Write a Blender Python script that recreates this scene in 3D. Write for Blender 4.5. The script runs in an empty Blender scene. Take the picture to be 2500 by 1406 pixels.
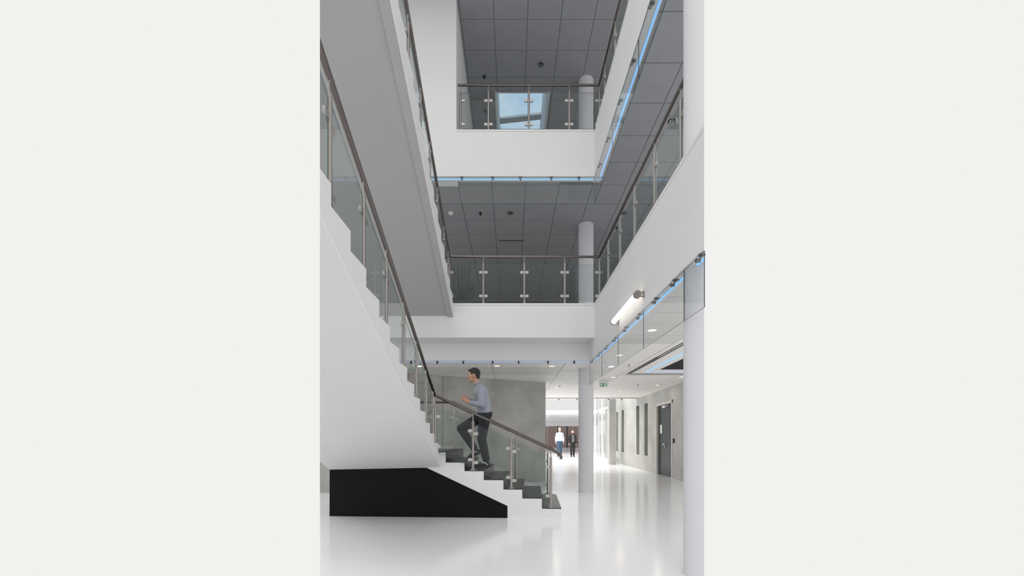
import bpy, bmesh, math, random
from mathutils import Vector, Matrix
random.seed(7)
PI = math.pi
S = bpy.context.scene
COL = S.collection

# ------------------------------------------------------------------ camera, sky, light, exposure
EYE = 1.184                      # eye height above the ground floor
F = 1015.0                       # focal length in pixels of the 2500 px frame
HX, HY = 1250.0, 1069.0          # vanishing point of the atrium axis in the photograph
cam_d = bpy.data.cameras.new('camera')
cam = bpy.data.objects.new('camera', cam_d); COL.objects.link(cam)
cam.location = (0, 0, EYE); cam.rotation_euler = (PI/2, 0, 0)
cam_d.sensor_fit = 'HORIZONTAL'; cam_d.sensor_width = 36.0
cam_d.lens = 36.0*F/2500.0
cam_d.shift_y = (HY-703.0)/2500.0
cam_d.clip_start = 0.05; cam_d.clip_end = 300
S.camera = cam

w = bpy.data.worlds.new('overcast'); S.world = w; w.use_nodes = True
bg = w.node_tree.nodes['Background']
bg.inputs[0].default_value = (0.888, 0.880, 0.863, 1); bg.inputs[1].default_value = 1.0

sun_d = bpy.data.lights.new('sun', 'SUN'); sun = bpy.data.objects.new('sun', sun_d); COL.objects.link(sun)
sun_d.energy = 0.65; sun_d.angle = math.radians(24); sun_d.color = (1.0, 0.98, 0.96)
sun.rotation_euler = Vector((0.12, 0.45, -0.88)).to_track_quat('-Z', 'Y').to_euler()
sun.location = (-4, -4, 16)
# daylight of the far hall's roof light, above the second atrium
hall_d = bpy.data.lights.new('hall_roof_light', 'AREA'); hall = bpy.data.objects.new('hall_roof_light', hall_d); COL.objects.link(hall)
hall_d.shape = 'RECTANGLE'; hall_d.size = 6.0; hall_d.size_y = 11.0; hall_d.energy = 1500; hall_d.color = (1.0, 0.97, 0.92)
hall.location = (2.5, 23.0, 7.5)

S.view_settings.view_transform = 'Standard'; S.view_settings.look = 'None'
S.view_settings.exposure = 0.0; S.view_settings.gamma = 1.0; S.view_settings.use_curve_mapping = False
try:
    S.cycles.transparent_max_bounces = 40; S.cycles.max_bounces = 12; S.cycles.diffuse_bounces = 5
    S.cycles.use_denoising = True; S.cycles.caustics_reflective = False; S.cycles.caustics_refractive = False
    S.cycles.sample_clamp_indirect = 6
except Exception:
    pass

# ------------------------------------------------------------------ helpers
def at(px, py, D):
    """Point of the place that stands at distance D and shows at px, py of the 2500 x 1406 photograph."""
    return Vector(((px-HX)*D/F, D, EYE+(HY-py)*D/F))

class MB:
    def __init__(s): s.v=[]; s.f=[]; s.m=[]
    def add(s, vs, fs, mi=0):
        o=len(s.v); s.v += [Vector(p) for p in vs]
        s.f += [tuple(i+o for i in f) for f in fs]; s.m += [mi]*len(fs); return s
    def box(s, a, b, mi=0):
        x0,x1=sorted((a[0],b[0])); y0,y1=sorted((a[1],b[1])); z0,z1=sorted((a[2],b[2]))
        return s.add([(x0,y0,z0),(x1,y0,z0),(x1,y1,z0),(x0,y1,z0),(x0,y0,z1),(x1,y0,z1),(x1,y1,z1),(x0,y1,z1)],
                     [(0,3,2,1),(4,5,6,7),(0,1,5,4),(1,2,6,5),(2,3,7,6),(3,0,4,7)], mi)
    def prism(s, pts, vec, mi=0, side_mi=None):
        """closed polygon pts (3-D) pushed along vec"""
        n=len(pts); P=[Vector(p) for p in pts]; Q=[p+Vector(vec) for p in P]
        o=len(s.v); s.v += P+Q
        s.f.append(tuple(o+i for i in range(n))[::-1]); s.f.append(tuple(o+n+i for i in range(n))); s.m += [mi,mi]
        for i in range(n):
            j=(i+1)%n; s.f.append((o+i,o+j,o+n+j,o+n+i)); s.m.append(mi if side_mi is None else side_mi)
        return s
    def tube(s, pts, r, seg=14, mi=0, cap=True):
        P=[Vector(p) for p in pts]; n=len(P); o=len(s.v)
        rr = r if isinstance(r,(list,tuple)) else [r]*n
        prev=None
        for i,p in enumerate(P):
            if i==0: t=(P[1]-P[0]).normalized()
            elif i==n-1: t=(P[-1]-P[-2]).normalized()
            else: t=((P[i]-P[i-1]).normalized()+(P[i+1]-P[i]).normalized()).normalized()
            if prev is None:
                u=t.cross(Vector((0,0,1)))
                if u.length<1e-3: u=Vector((1,0,0))
            else: u=prev-t*prev.dot(t)
            u.normalize(); prev=u; v=t.cross(u)
            k=1.0
            if 0<i<n-1:
                c=max(0.3,(P[i]-P[i-1]).normalized().dot(t)); k=1.0/c
            for j in range(seg):
                a=2*PI*j/seg; s.v.append(p+(u*math.cos(a)+v*math.sin(a))*rr[i]*(k if k<1.3 else 1.3))
        for i in range(n-1):
            for j in range(seg):
                k=(j+1)%seg
                s.f.append((o+i*seg+j,o+i*seg+k,o+(i+1)*seg+k,o+(i+1)*seg+j)); s.m.append(mi)
        if cap:
            s.f.append(tuple(o+j for j in range(seg))[::-1]); s.f.append(tuple(o+(n-1)*seg+j for j in range(seg))); s.m+=[mi,mi]
        return s
    def lathe(s, prof, c=(0,0,0), seg=24, mi=0):
        """profile of (radius, z) turned about the vertical through c"""
        o=len(s.v); c=Vector(c); n=len(prof)
        for r,z in prof:
            for j in range(seg):
                a=2*PI*j/seg; s.v.append(c+Vector((r*math.cos(a),r*math.sin(a),z)))
        for i in range(n-1):
            for j in range(seg):
                k=(j+1)%seg
                s.f.append((o+i*seg+j,o+i*seg+k,o+(i+1)*seg+k,o+(i+1)*seg+j)); s.m.append(mi)
        s.f.append(tuple(o+j for j in range(seg))[::-1]); s.f.append(tuple(o+(n-1)*seg+j for j in range(seg))); s.m+=[mi,mi]
        return s

# the photograph shows nothing of the building beyond these two upright planes: what reaches them ends there
LIM = 469.0/F
def clip_bm(bm):
    for sx in (1,-1):
        no=Vector((sx, -LIM, 0)).normalized()
        if not any((v.co.x*sx-LIM*v.co.y)>1e-4 for v in bm.verts): continue
        g=bm.verts[:]+bm.edges[:]+bm.faces[:]
        r=bmesh.ops.bisect_plane(bm, geom=g, plane_co=(0,0,0), plane_no=no, clear_outer=True, dist=1e-5)
        ed=[e for e in r['geom_cut'] if isinstance(e,bmesh.types.BMEdge)]
        if ed: bmesh.ops.holes_fill(bm, edges=bm.edges[:], sides=0)

def build(mb, name, mats, parent=None, origin=None, clip=False, smooth=False, bevel=0.0):
    bm=bmesh.new()
    vs=[bm.verts.new(p) for p in mb.v]
    for f,mi in zip(mb.f,mb.m):
        try:
            fc=bm.faces.new([vs[i] for i in f]); fc.material_index=mi
        except ValueError: pass
    bmesh.ops.recalc_face_normals(bm, faces=bm.faces[:])
    if clip: clip_bm(bm); bmesh.ops.recalc_face_normals(bm, faces=bm.faces[:])
    if origin is None: origin = parent['o'] if (parent is not None and 'o' in parent) else (0,0,0)
    org=Vector(origin)
    bmesh.ops.translate(bm, verts=bm.verts[:], vec=-org)
    me=bpy.data.meshes.new(name); bm.to_mesh(me); bm.free()
    for m in (mats if isinstance(mats,(list,tuple)) else [mats]): me.materials.append(m)
    if smooth:
        for p in me.polygons: p.use_smooth=True
        try: me.set_sharp_from_angle(angle=math.radians(40))
        except Exception: pass
    o=bpy.data.objects.new(name, me); COL.objects.link(o)
    if parent is not None: o.parent=parent; 
    else: o.location=org
    if parent is not None and parent.type=='MESH':
        pass
    if bevel:
        b=o.modifiers.new('bevel','BEVEL'); b.width=bevel; b.segments=2; b.limit_method='ANGLE'; b.angle_limit=math.radians(40)
    return o

def tag(o, label, cat, group=None, kind=None):
    o['label']=label; o['category']=cat
    if group: o['group']=group
    if kind: o['kind']=kind
    return o
def thing(name, label, cat, loc=(0,0,0), group=None, kind=None):
    o=bpy.data.objects.new(name,None); COL.objects.link(o); o.empty_display_size=0.1
    o.location=loc; o['o']=list(loc)
    return tag(o,label,cat,group,kind)
def org(o):
    """world place of an object's own origin (before the depsgraph runs)"""
    p=Vector(o.location)
    while o.parent is not None:
        o=o.parent; p+=Vector(o.location)
    return p
def part(mb, name, mats, parent, **k):
    return build(mb, name, mats, parent, origin=org(parent), **k)
def dup(o, parent, loc):
    c=o.copy(); COL.objects.link(c); c.parent=parent; c.location=loc; return c
def dup_tree(t, loc, label, group=None):
    r=t.copy(); COL.objects.link(r); r.location=loc; r['o']=list(loc); r['label']=label
    if group: r['group']=group
    for ch in list(t.children):
        c=ch.copy(); COL.objects.link(c); c.parent=r
        for g in list(ch.children):
            d=g.copy(); COL.objects.link(d); d.parent=c
    return r

# ------------------------------------------------------------------ materials
def mat(name, col, rough=0.6, metal=0.0, noise=0.0, nscale=6.0, bump=0.0, bscale=60.0, spec=0.5, coat=0.0):
    m=bpy.data.materials.new(name); m.use_nodes=True; nt=m.node_tree; b=nt.nodes['Principled BSDF']
    b.inputs['Roughness'].default_value=rough; b.inputs['Metallic'].default_value=metal
    b.inputs['Specular IOR Level'].default_value=spec
    if coat: b.inputs['Coat Weight'].default_value=coat; b.inputs['Coat Roughness'].default_value=0.06
    c=(*col,1)
    tc=nt.nodes.new('ShaderNodeTexCoord')
    if noise:
        n=nt.nodes.new('ShaderNodeTexNoise'); n.inputs['Scale'].default_value=nscale; n.inputs['Detail'].default_value=6
        r=nt.nodes.new('ShaderNodeValToRGB'); e=r.color_ramp.elements
        e[0].position=0.3; e[1].position=0.72
        e[0].color=(*[x*(1-noise) for x in col],1); e[1].color=(*[min(1,x*(1+noise*0.6)) for x in col],1)
        nt.links.new(tc.outputs['Object'],n.inputs['Vector']); nt.links.new(n.outputs['Fac'],r.inputs['Fac'])
        nt.links.new(r.outputs['Color'],b.inputs['Base Color'])
    else: b.inputs['Base Color'].default_value=c
    if bump:
        n2=nt.nodes.new('ShaderNodeTexNoise'); n2.inputs['Scale'].default_value=bscale; n2.inputs['Detail'].default_value=4
        bp=nt.nodes.new('ShaderNodeBump'); bp.inputs['Strength'].default_value=bump; bp.inputs['Distance'].default_value=0.01
        nt.links.new(tc.outputs['Object'],n2.inputs['Vector']); nt.links.new(n2.outputs['Fac'],bp.inputs['Height'])
        nt.links.new(bp.outputs['Normal'],b.inputs['Normal'])
    return m
def glow(name, col, s):
    m=bpy.data.materials.new(name); m.use_nodes=True; nt=m.node_tree
    for n in list(nt.nodes):
        if n.type!='OUTPUT_MATERIAL': nt.nodes.remove(n)
    e=nt.nodes.new('ShaderNodeEmission'); e.inputs[0].default_value=(*col,1); e.inputs[1].default_value=s
    nt.links.new(e.outputs[0], nt.nodes['Material Output'].inputs[0]); return m
def glass(name, tint, ior=1.5, noise=None):
    m=bpy.data.materials.new(name); m.use_nodes=True; nt=m.node_tree
    for n in list(nt.nodes):
        if n.type!='OUTPUT_MATERIAL': nt.nodes.remove(n)
    t=nt.nodes.new('ShaderNodeBsdfTransparent'); t.inputs[0].default_value=(*tint,1)
    g=nt.nodes.new('ShaderNodeBsdfGlossy'); g.inputs['Roughness'].default_value=0.0
    f=nt.nodes.new('ShaderNodeFresnel'); f.inputs[0].default_value=ior
    x=nt.nodes.new('ShaderNodeMixShader')
    ge=nt.nodes.new('ShaderNodeNewGeometry'); iv=nt.nodes.new('ShaderNodeMath'); iv.operation='SUBTRACT'; iv.inputs[0].default_value=1.0
    nt.links.new(ge.outputs['Backfacing'],iv.inputs[1])          # the far face of a pane only transmits, the near face carries both reflections
    mu=nt.nodes.new('ShaderNodeMath'); mu.operation='MULTIPLY'; nt.links.new(f.outputs[0],mu.inputs[0]); nt.links.new(iv.outputs[0],mu.inputs[1])
    m2=nt.nodes.new('ShaderNodeMath'); m2.operation='MULTIPLY'; m2.use_clamp=True; m2.inputs[1].default_value=0.9; nt.links.new(mu.outputs[0],m2.inputs[0])
    nt.links.new(m2.outputs[0],x.inputs[0]); nt.links.new(t.outputs[0],x.inputs[1]); nt.links.new(g.outputs[0],x.inputs[2])
    nt.links.new(x.outputs[0], nt.nodes['Material Output'].inputs[0])
    if noise:
        tc=nt.nodes.new('ShaderNodeTexCoord'); n=nt.nodes.new('ShaderNodeTexNoise'); n.inputs['Scale'].default_value=1.3; n.inputs['Detail'].default_value=5
        r=nt.nodes.new('ShaderNodeValToRGB'); r.color_ramp.elements[0].color=(*tint,1); r.color_ramp.elements[1].color=(*noise,1)
        r.color_ramp.elements[0].position=0.35; r.color_ramp.elements[1].position=0.7
        nt.links.new(tc.outputs['Object'],n.inputs['Vector']); nt.links.new(n.outputs['Fac'],r.inputs['Fac']); nt.links.new(r.outputs['Color'],t.inputs[0])
    return m
def perforated(name, col, hole, pitch, x0, x1):
    """white sheet with rows of punched holes (flat print of the fine perforation) between x0 and x1"""
    m=mat(name,col,0.55); nt=m.node_tree; b=nt.nodes['Principled BSDF']
    tc=nt.nodes.new('ShaderNodeTexCoord'); sp=nt.nodes.new('ShaderNodeSeparateXYZ'); nt.links.new(tc.outputs['Object'],sp.inputs[0])
    def saw(out):
        a=nt.nodes.new('ShaderNodeMath'); a.operation='MULTIPLY'; a.inputs[1].default_value=2*PI/pitch; nt.links.new(out,a.inputs[0])
        c=nt.nodes.new('ShaderNodeMath'); c.operation='SINE'; nt.links.new(a.outputs[0],c.inputs[0]); return c.outputs[0]
    p=nt.nodes.new('ShaderNodeMath'); p.operation='MULTIPLY'; nt.links.new(saw(sp.outputs[0]),p.inputs[0]); nt.links.new(saw(sp.outputs[1]),p.inputs[1])
    g=nt.nodes.new('ShaderNodeMath'); g.operation='GREATER_THAN'; g.inputs[1].default_value=0.35; nt.links.new(p.outputs[0],g.inputs[0])
    mx=nt.nodes.new('ShaderNodeMix'); mx.data_type='RGBA'; mx.inputs[6].default_value=(*col,1); mx.inputs[7].default_value=(*hole,1)
    nt.links.new(g.outputs[0],mx.inputs[0]); nt.links.new(mx.outputs[2],b.inputs['Base Color']); return m

M={}
M['white']=mat('white_plaster',(0.76,0.765,0.77),0.7,noise=0.02,nscale=2,bump=0.04,bscale=120)
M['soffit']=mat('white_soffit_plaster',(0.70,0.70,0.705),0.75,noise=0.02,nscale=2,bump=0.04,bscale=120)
M['soffit_shaded']=mat('shaded_soffit_plaster',(0.40,0.40,0.405),0.75,noise=0.02,nscale=2,bump=0.04,bscale=120)  # upper flight's underside: its shade is put into a darker base colour
M['column']=mat('column_paint',(0.68,0.68,0.715),0.6,noise=0.02,nscale=2)
M['floor']=mat('white_epoxy_floor',(0.88,0.88,0.90),0.15,noise=0.03,nscale=0.6,bump=0.015,bscale=1.6,spec=0.5)
M['joint']=mat('floor_joint',(0.30,0.29,0.27),0.5)
M['grey_tile']=mat('grey_ceiling_tile',(0.31,0.318,0.335),0.85,noise=0.05,nscale=3,bump=0.1,bscale=200)
M['grey_grid']=mat('grey_ceiling_grid',(0.20,0.206,0.217),0.8)
M['grey_wall']=mat('grey_back_wall',(0.16,0.165,0.17),0.85,noise=0.05)
M['dark_floor']=mat('gallery_floor',(0.30,0.30,0.31),0.4,noise=0.03)
M['white_tile']=mat('white_ceiling_tile',(0.88,0.865,0.84),0.6,noise=0.02,nscale=2)
M['perf_tile']=perforated('perforated_ceiling_tile',(0.78,0.77,0.75),(0.45,0.45,0.44),0.026,0,0)
M['white_grid']=mat('ceiling_joint',(0.36,0.36,0.35),0.7)
M['concrete']=mat('grey_concrete',(0.47,0.465,0.445),0.7,noise=0.22,nscale=1.7,bump=0.12,bscale=40)
M['concrete_light']=mat('pale_concrete',(0.52,0.525,0.50),0.7,noise=0.16,nscale=1.5,bump=0.12,bscale=40)
M['black']=mat('black_paint',(0.007,0.007,0.0085),0.6,spec=0.12)
M['tread']=mat('anthracite_rubber',(0.018,0.020,0.024),0.32,noise=0.15,nscale=30,spec=0.5)
M['steel']=mat('brushed_steel',(0.38,0.355,0.34),0.28,metal=1.0,noise=0.08,nscale=80)
M['steel_light']=mat('satin_steel',(0.50,0.48,0.46),0.36,metal=0.9)
M['rail']=mat('handrail_steel',(0.17,0.152,0.145),0.20,metal=1.0,noise=0.06,nscale=80)
M['chrome']=mat('chrome',(0.75,0.75,0.75),0.08,metal=1.0)
M['clip']=mat('clip_metal',(0.24,0.235,0.23),0.22,metal=0.9)
M['darkmetal']=mat('dark_metal',(0.05,0.05,0.055),0.4,metal=0.6)
M['glass']=glass('railing_glass',(0.895,0.925,0.918))
M['glass_edge']=mat('glass_edge',(0.22,0.27,0.27),0.15)
M['clear']=glass('curtain_glass',(0.958,0.968,0.968))
M['dark_edge']=mat('dark_glass_edge',(0.03,0.045,0.055),0.2)
M['light_edge']=mat('pale_glass_edge',(0.55,0.60,0.60),0.2)
M['window_glass']=glass('window_glass',(0.97,0.985,0.98))
M['sky_glass']=glass('roof_glass',(0.68,0.82,0.955),1.2,noise=(0.84,0.91,0.98))
M['led']=glow('blue_light_line',(0.22,0.53,1.0),1.45)
M['led_pale']=glow('pale_blue_light_line',(0.42,0.55,1.0),1.1)
M['tube']=glow('warm_tube_light',(1.0,0.91,0.79),1.9)
M['downlight']=glow('warm_downlight',(1.0,0.90,0.72),1.6)
M['green']=mat('sign_green',(0.01,0.23,0.10),0.4)
M['pictogram']=mat('sign_white',(0.80,0.86,0.82),0.4)
M['plastic']=mat('white_plastic',(0.78,0.78,0.78),0.4)
M['door']=mat('anthracite_door',(0.026,0.033,0.035),0.34,noise=0.1,nscale=2)
M['door'].node_tree.nodes['Principled BSDF'].inputs['Specular IOR Level'].default_value=0.2
M['doorframe']=mat('door_frame_paint',(0.66,0.63,0.60),0.5)
M['slot']=mat('slot_window_reveal',(0.10,0.105,0.09),0.5,noise=0.1)
M['brown']=mat('brown_wall_panels',(0.20,0.14,0.13),0.5,noise=0.12,nscale=1)
M['frame_white']=mat('white_window_frame',(0.82,0.82,0.82),0.4)
M['paper']=mat('paper',(0.80,0.80,0.76),0.6); M['teal']=mat('teal_print',(0.03,0.25,0.25),0.5)
M['screen']=mat('black_ceiling_panel',(0.006,0.007,0.012),0.6,spec=0.2)

# ------------------------------------------------------------------ main dimensions
XF=1.467                          # face of the right hand galleries
DF=7.41                           # face of the rear galleries
DB=7.857                          # face of the set-back beam
Z2,Z3=3.585,6.68                  # gallery floors
C1,C2,C3=2.70,5.864,9.034         # ceilings
RD,RX=7.576,1.59                  # railing lines

# ---- floor
fl=MB()
fl.prism([(-9,-8,0),(9,-8,0),(9,3.45,0),(LIM*3.45,3.45,0),(LIM*60,60,0),(-LIM*60,60,0),(-LIM*3.45,3.45,0),(-9,3.45,0)],(0,0,-0.25))
floor=build(fl,'floor',M['floor']); tag(floor,'glossy white poured floor of the ground level','floor',kind='structure')
j=MB().box((-1.0,13.652,0.0),(4.72,13.668,0.0015)); build(j,'floor_joint',M['joint'],floor,origin=(0,0,0))

# ---- upper gallery slabs
def slab(name,label,boxes,cap_boxes=()):
    b=MB()
    for a,c in boxes: b.box(a,c)
    o=build(b,name,M['white'],clip=True); tag(o,label,'balcony slab',kind='structure')
    for a,c in cap_boxes:
        build(MB().box(a,c),'edge_capping',M['white'],o,origin=(0,0,0),clip=True)
    return o
slab('gallery_slab','white front edge and floor of the middle gallery across the rear of the atrium',
     [((-4,DF,2.973),(XF,15,Z2-0.04)),((-4,DF+0.012,Z2-0.05),(XF,15,Z2-0.004))],[((-1.045,DF-0.002,Z2-0.036),(XF,DF+0.14,Z2))])
slab('gallery_slab','long white parapet edge of the middle gallery along the right with a tube lamp on it',
     [((XF,3.175,2.634),(XF+0.133,DB,Z2-0.04)),((XF+0.01,3.175,Z2-0.05),(5,15,Z2-0.004)),((XF+0.1,3.175,2.98),(5,15,Z2-0.05))],
     [((XF-0.002,3.175,Z2-0.036),(XF+0.14,DB-0.3,Z2))])
slab('gallery_slab','white front edge of the top gallery across the rear beneath its railing',
     [((-0.993,DF,5.849),(XF,DF+0.16,Z3-0.04)),((-0.993,DF+0.012,Z3-0.05),(XF,13,Z3-0.004)),((-0.993,DF+0.15,5.93),(XF,13,Z3-0.05))],
     [((-0.993,DF-0.002,Z3-0.036),(XF,DF+0.14,Z3))])
slab('gallery_slab','steep white edge of the top gallery along the right with blue light below',
     [((XF,3.4,5.836),(XF+0.133,DF+0.16,Z3-0.04)),((XF+0.01,3.4,Z3-0.05),(5,13,Z3-0.004)),((XF+0.1,3.4,5.95),(5,13,Z3-0.05))],
     [((XF-0.002,3.4,Z3-0.036),(XF+0.14,DF-0.1,Z3))])
b=MB().box((-4,DB,2.640),(XF,DB+0.25,2.974)); tag(build(b,'beam',M['white'],clip=True),'white beam set back under the middle gallery at the rear','beam',kind='structure')
# tall white wall at the left of the top gallery
b=MB().box((-4,DF,5.849),(-0.993,DF+0.30,C3)).box((-1.293,DF+0.3,Z3),(-0.993,13,C3))
tag(build(b,'wall_left',M['white'],clip=True),'tall white wall beside the top gallery railing, left of the grey ceiling','wall',kind='structure')
# enclosing walls of the galleries
b=MB().box((-6,15,Z2),(6.9,15.2,C2+0.1)); tag(build(b,'wall_back',M['grey_wall'],clip=True),'grey rear wall of the middle gallery','wall',kind='structure')
b=MB().box((-6,13,Z3),(6.9,13.2,C3+0.1)); tag(build(b,'wall_back',M['grey_wall'],clip=True),'grey rear wall of the top gallery','wall',kind='structure')

# ---- columns
def column(label,x,D):
    m=MB().lathe([(0.1625,0),(0.1625,C3)],(x,D,0),48)
    m.lathe([(0.172,0),(0.172,0.012)],(x,D,0),48)
    return tag(build(m,'column',M['column'],origin=(x,D,0),clip=True,smooth=True),label,'column',kind='structure')
column('round white column rising through all floors at the rear right corner of the atrium',1.627,9.15)
column('round white column at the right edge, nearest to the viewer',1.655,3.59)

# ---- tiled ceilings: every tile a piece
def tiled(label,z,tile_mat,grid_mat,xs,ds,keep,thick=0.016,gap=0.013,backing=None,mat2=None,holes=()):
    bx=MB()
    for a,c in backing: bx.box((a[0],a[1],z+0.006),(c[0],c[1],z+0.05))
    ceil=build(bx,'ceiling',grid_mat,clip=True); tag(ceil,label,'ceiling',kind='structure')
    shared={}
    for i in range(len(xs)-1):
        for k in range(len(ds)-1):
            x0,x1,y0,y1=xs[i]+gap/2,xs[i+1]-gap/2,ds[k]+gap/2,ds[k+1]-gap/2
            r=keep(x0,x1,y0,y1)
            if r is None: continue
            x0,x1,y0,y1=r
            if min(abs(x0),abs(x1))>LIM*y1: continue
            if x0>LIM*y1 or x1<-LIM*y1: continue
            mm=tile_mat
            if mat2 and mat2(0.5*(x0+x1),0.5*(y0+y1)): mm=M['perf_tile']
            cross=(x1>LIM*y0) or (x0<-LIM*y0)
            cx,cy=(x0+x1)/2,(y0+y1)/2
            key=(round(x1-x0,3),round(y1-y0,3),mm.name)
            if not cross and key in shared:
                o=shared[key].copy(); COL.objects.link(o); o.parent=ceil; o.location=(cx,cy,z); continue
            o=build(MB().box((x0,y0,z),(x1,y1,z+thick)),'ceiling_tile',mm,ceil,origin=(cx,cy,z),clip=cross)
            o.location=(cx,cy,z)
            if not cross: shared[key]=o
    return ceil
T=0.625
x2=[0.875+T*k for k in range(-9,9)]; d2=[7.688+T*k for k in range(-8,12)]
def keep2(x0,x1,y0,y1):
    if y0>14.9 or y1<3.2: return None
    if y1<DF+0.17:                     # beside the atrium void: only right of the gallery edge
        if x1<XF+0.2: return None
        return (max(x0,XF+0.135),x1,y0,y1)
    if x1<XF: y0=max(y0,DF+0.165)
    elif x0<XF+0.14 and y0<DF+0.17: x0=max(x0,XF+0.135)
    return (x0,x1,max(y0,3.2),min(y1,15))
tiled('dark grey square tiled ceiling of the middle gallery',C2,M['grey_tile'],M['grey_grid'],x2,d2,keep2,
      backing=[((-6,DF+0.165),(XF+0.14,15)),((XF+0.135,3.2),(6.9,15))])
x3=[0.291+T*k for k in range(-9,10)]; d3=[7.80+T*k for k in range(-2,10)]
SK=(-0.35,0.825,9.463,12.9)        # roof light opening
def keep3(x0,x1,y0,y1):
    if y0>12.9: return None
    cx,cy=(x0+x1)/2,(y0+y1)/2
    if SK[0]-0.3<cx<SK[1]+0.3 and SK[2]-0.05<cy<SK[3]: 
        if cx<SK[0]: return (x0,min(x1,SK[0]-0.02),y0,y1)
        if cx>SK[1]: return (max(x0,SK[1]+0.02),x1,y0,y1)
        if x0<SK[0]-0.02 and cx<0: return (x0,SK[0]-0.02,y0,y1)
        if x1>SK[1]+0.1: return (SK[1]+0.02,x1,y0,y1)
        return None
    if cx>SK[0]-0.3 and cx<SK[1]+0.3 and y1>SK[2]-0.01: y1=min(y1,SK[2]-0.02)
    if y1-y0<0.03: return None
    if y0<8.0 and x1<-0.9 and y1>DF: 
        pass
    return (x0,x1,y0,min(y1,13))
tiled('dark grey square tiled ceiling of the top gallery with a roof light in it',C3,M['grey_tile'],M['grey_grid'],x3,d3,keep3,
      backing=[((-4,6.4),(SK[0],13)),((SK[1],6.4),(6,13)),((SK[0],6.4),(SK[1],SK[2]))])
x1=[1.08+1.51*k for k in range(-4,4)]; d1=[7.81+0.556*k for k in range(-9,15)]
def keep1(x0,x1_,y0,y1):
    if y0>15.9 or y1<3.2: return None
    if y1<DB+0.3:
        if x1_<XF+0.2: return None
        return (max(x0,XF+0.14),x1_,max(y0,3.2),y1)
    if (x0+x1_)/2<XF: y0=max(y0,DB+0.26)
    elif x0<XF+0.14 and y0<DB+0.26: x0=XF+0.14
    if y1-y0<0.05: return None
    # framed opening over the right hand corridor
    if x1_>2.75 and y0<9.70:
        if x0<2.70: x1_=2.70
        else: return None
        if x1_-x0<0.05: return None
    return (x0,min(x1_,4.95),y0,min(y1,16))
tiled('white plank tiled ceiling of the ground level with small round lamps',C1,M['white_tile'],M['white_grid'],x1,d1,keep1,gap=0.014,
      backing=[((-5,DB+0.255),(2.71,16)),((XF+0.135,3.2),(2.71,DB+0.255)),((2.71,9.72),(4.95,16))],
      mat2=lambda x,y:(1.5<x<2.6 and 3.3<y<6.6) or (-1.9<x<1.0 and 8.9<y<10.2))

# ---- framed opening in the ground ceiling, right
t=thing('ceiling_light_frame','white framed ceiling field with a blue light line and a black panel, at the right','ceiling panel',(3.3,8,C1))
part(MB().box((2.71,3.2,C1-0.005),(2.735,9.74,C1+0.04)).box((2.77,3.2,C1-0.005),(2.795,9.70,C1+0.04)),'dark_edge_strip',M['darkmetal'],t,clip=True)
part(MB().box((2.735,9.70,C1-0.005),(5,9.74,C1+0.04)),'rear_edge_strip',M['darkmetal'],t,clip=True)
part(MB().box((2.735,3.2,C1+0.01),(2.77,9.70,C1+0.05)).box((2.795,3.2,C1-0.01),(3.25,9.70,C1+0.05)).box((3.25,9.2,C1-0.01),(5,9.70,C1+0.05)),'white_field',M['white_tile'],t,clip=True)
part(MB().box((3.035,3.2,C1-0.018),(3.065,9.42,C1-0.009)),'light_line',M['led'],t,clip=True)
part(MB().box((3.065,9.40,C1-0.018),(5,9.43,C1-0.009)),'pale_light_line',M['led_pale'],t,clip=True)
part(MB().box((3.25,3.2,C1+0.00),(5,9.2,C1+0.03)),'black_panel',M['screen'],t,clip=True)

# ---- roof light (shaft, glazing, bar)
rl=thing('window_1','roof light with white reveals and blue sky above the top gallery','roof window',(0.24,11,C3),kind='structure')
zt=C3+1.4
part(MB().box((SK[0]-0.04,SK[2]-0.04,C3-0.002),(SK[0],SK[3]+0.04,zt)).box((SK[1],SK[2]-0.04,C3-0.002),(SK[1]+0.04,SK[3]+0.04,zt))
     .box((SK[0],SK[2]-0.02,C3-0.002),(SK[1],SK[2],zt)).box((SK[0],SK[3],C3-0.002),(SK[1],SK[3]+0.04,zt)),'reveal',M['white'],rl)
part(MB().box((SK[0],SK[2],zt-0.02),(SK[1],SK[3],zt-0.008)),'pane',M['sky_glass'],rl)
part(MB().prism([(SK[0],11.95,zt-0.08),(SK[1],11.78,zt-0.08),(SK[1],11.98,zt-0.08),(SK[0],12.15,zt-0.08)],(0,0,0.06)),'glazing_bar',M['steel_light'],rl)

# ------------------------------------------------------------------ concrete wall behind the stair
def rear_wall(t): return Vector((-1.95+2.868*t, 9.96+1.40*t, 0))
rw=thing('wall_rear','grey concrete wall behind the stair, running obliquely to its free right end','wall',tuple(rear_wall(1)),kind='structure')
nrm=Vector((-1.40,2.868,0)).normalized()
tj=0.094
for a,bb in ((-1.2,-0.42),(-0.415,tj-0.002),(tj+0.002,1.0)):
    p,q=rear_wall(a),rear_wall(bb)
    part(MB().prism([p,q,q+Vector((0,0,C1+0.01)),p+Vector((0,0,C1+0.01))],nrm*0.2),'concrete_panel',M['concrete'],rw,clip=True)
p,q=rear_wall(-1.2)+nrm*0.02,rear_wall(0.98)+nrm*0.02
part(MB().prism([p,q,q+Vector((0,0,C1)),p+Vector((0,0,C1))],nrm*0.15),'joint_backing',M['white_grid'],rw,clip=True)

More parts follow.
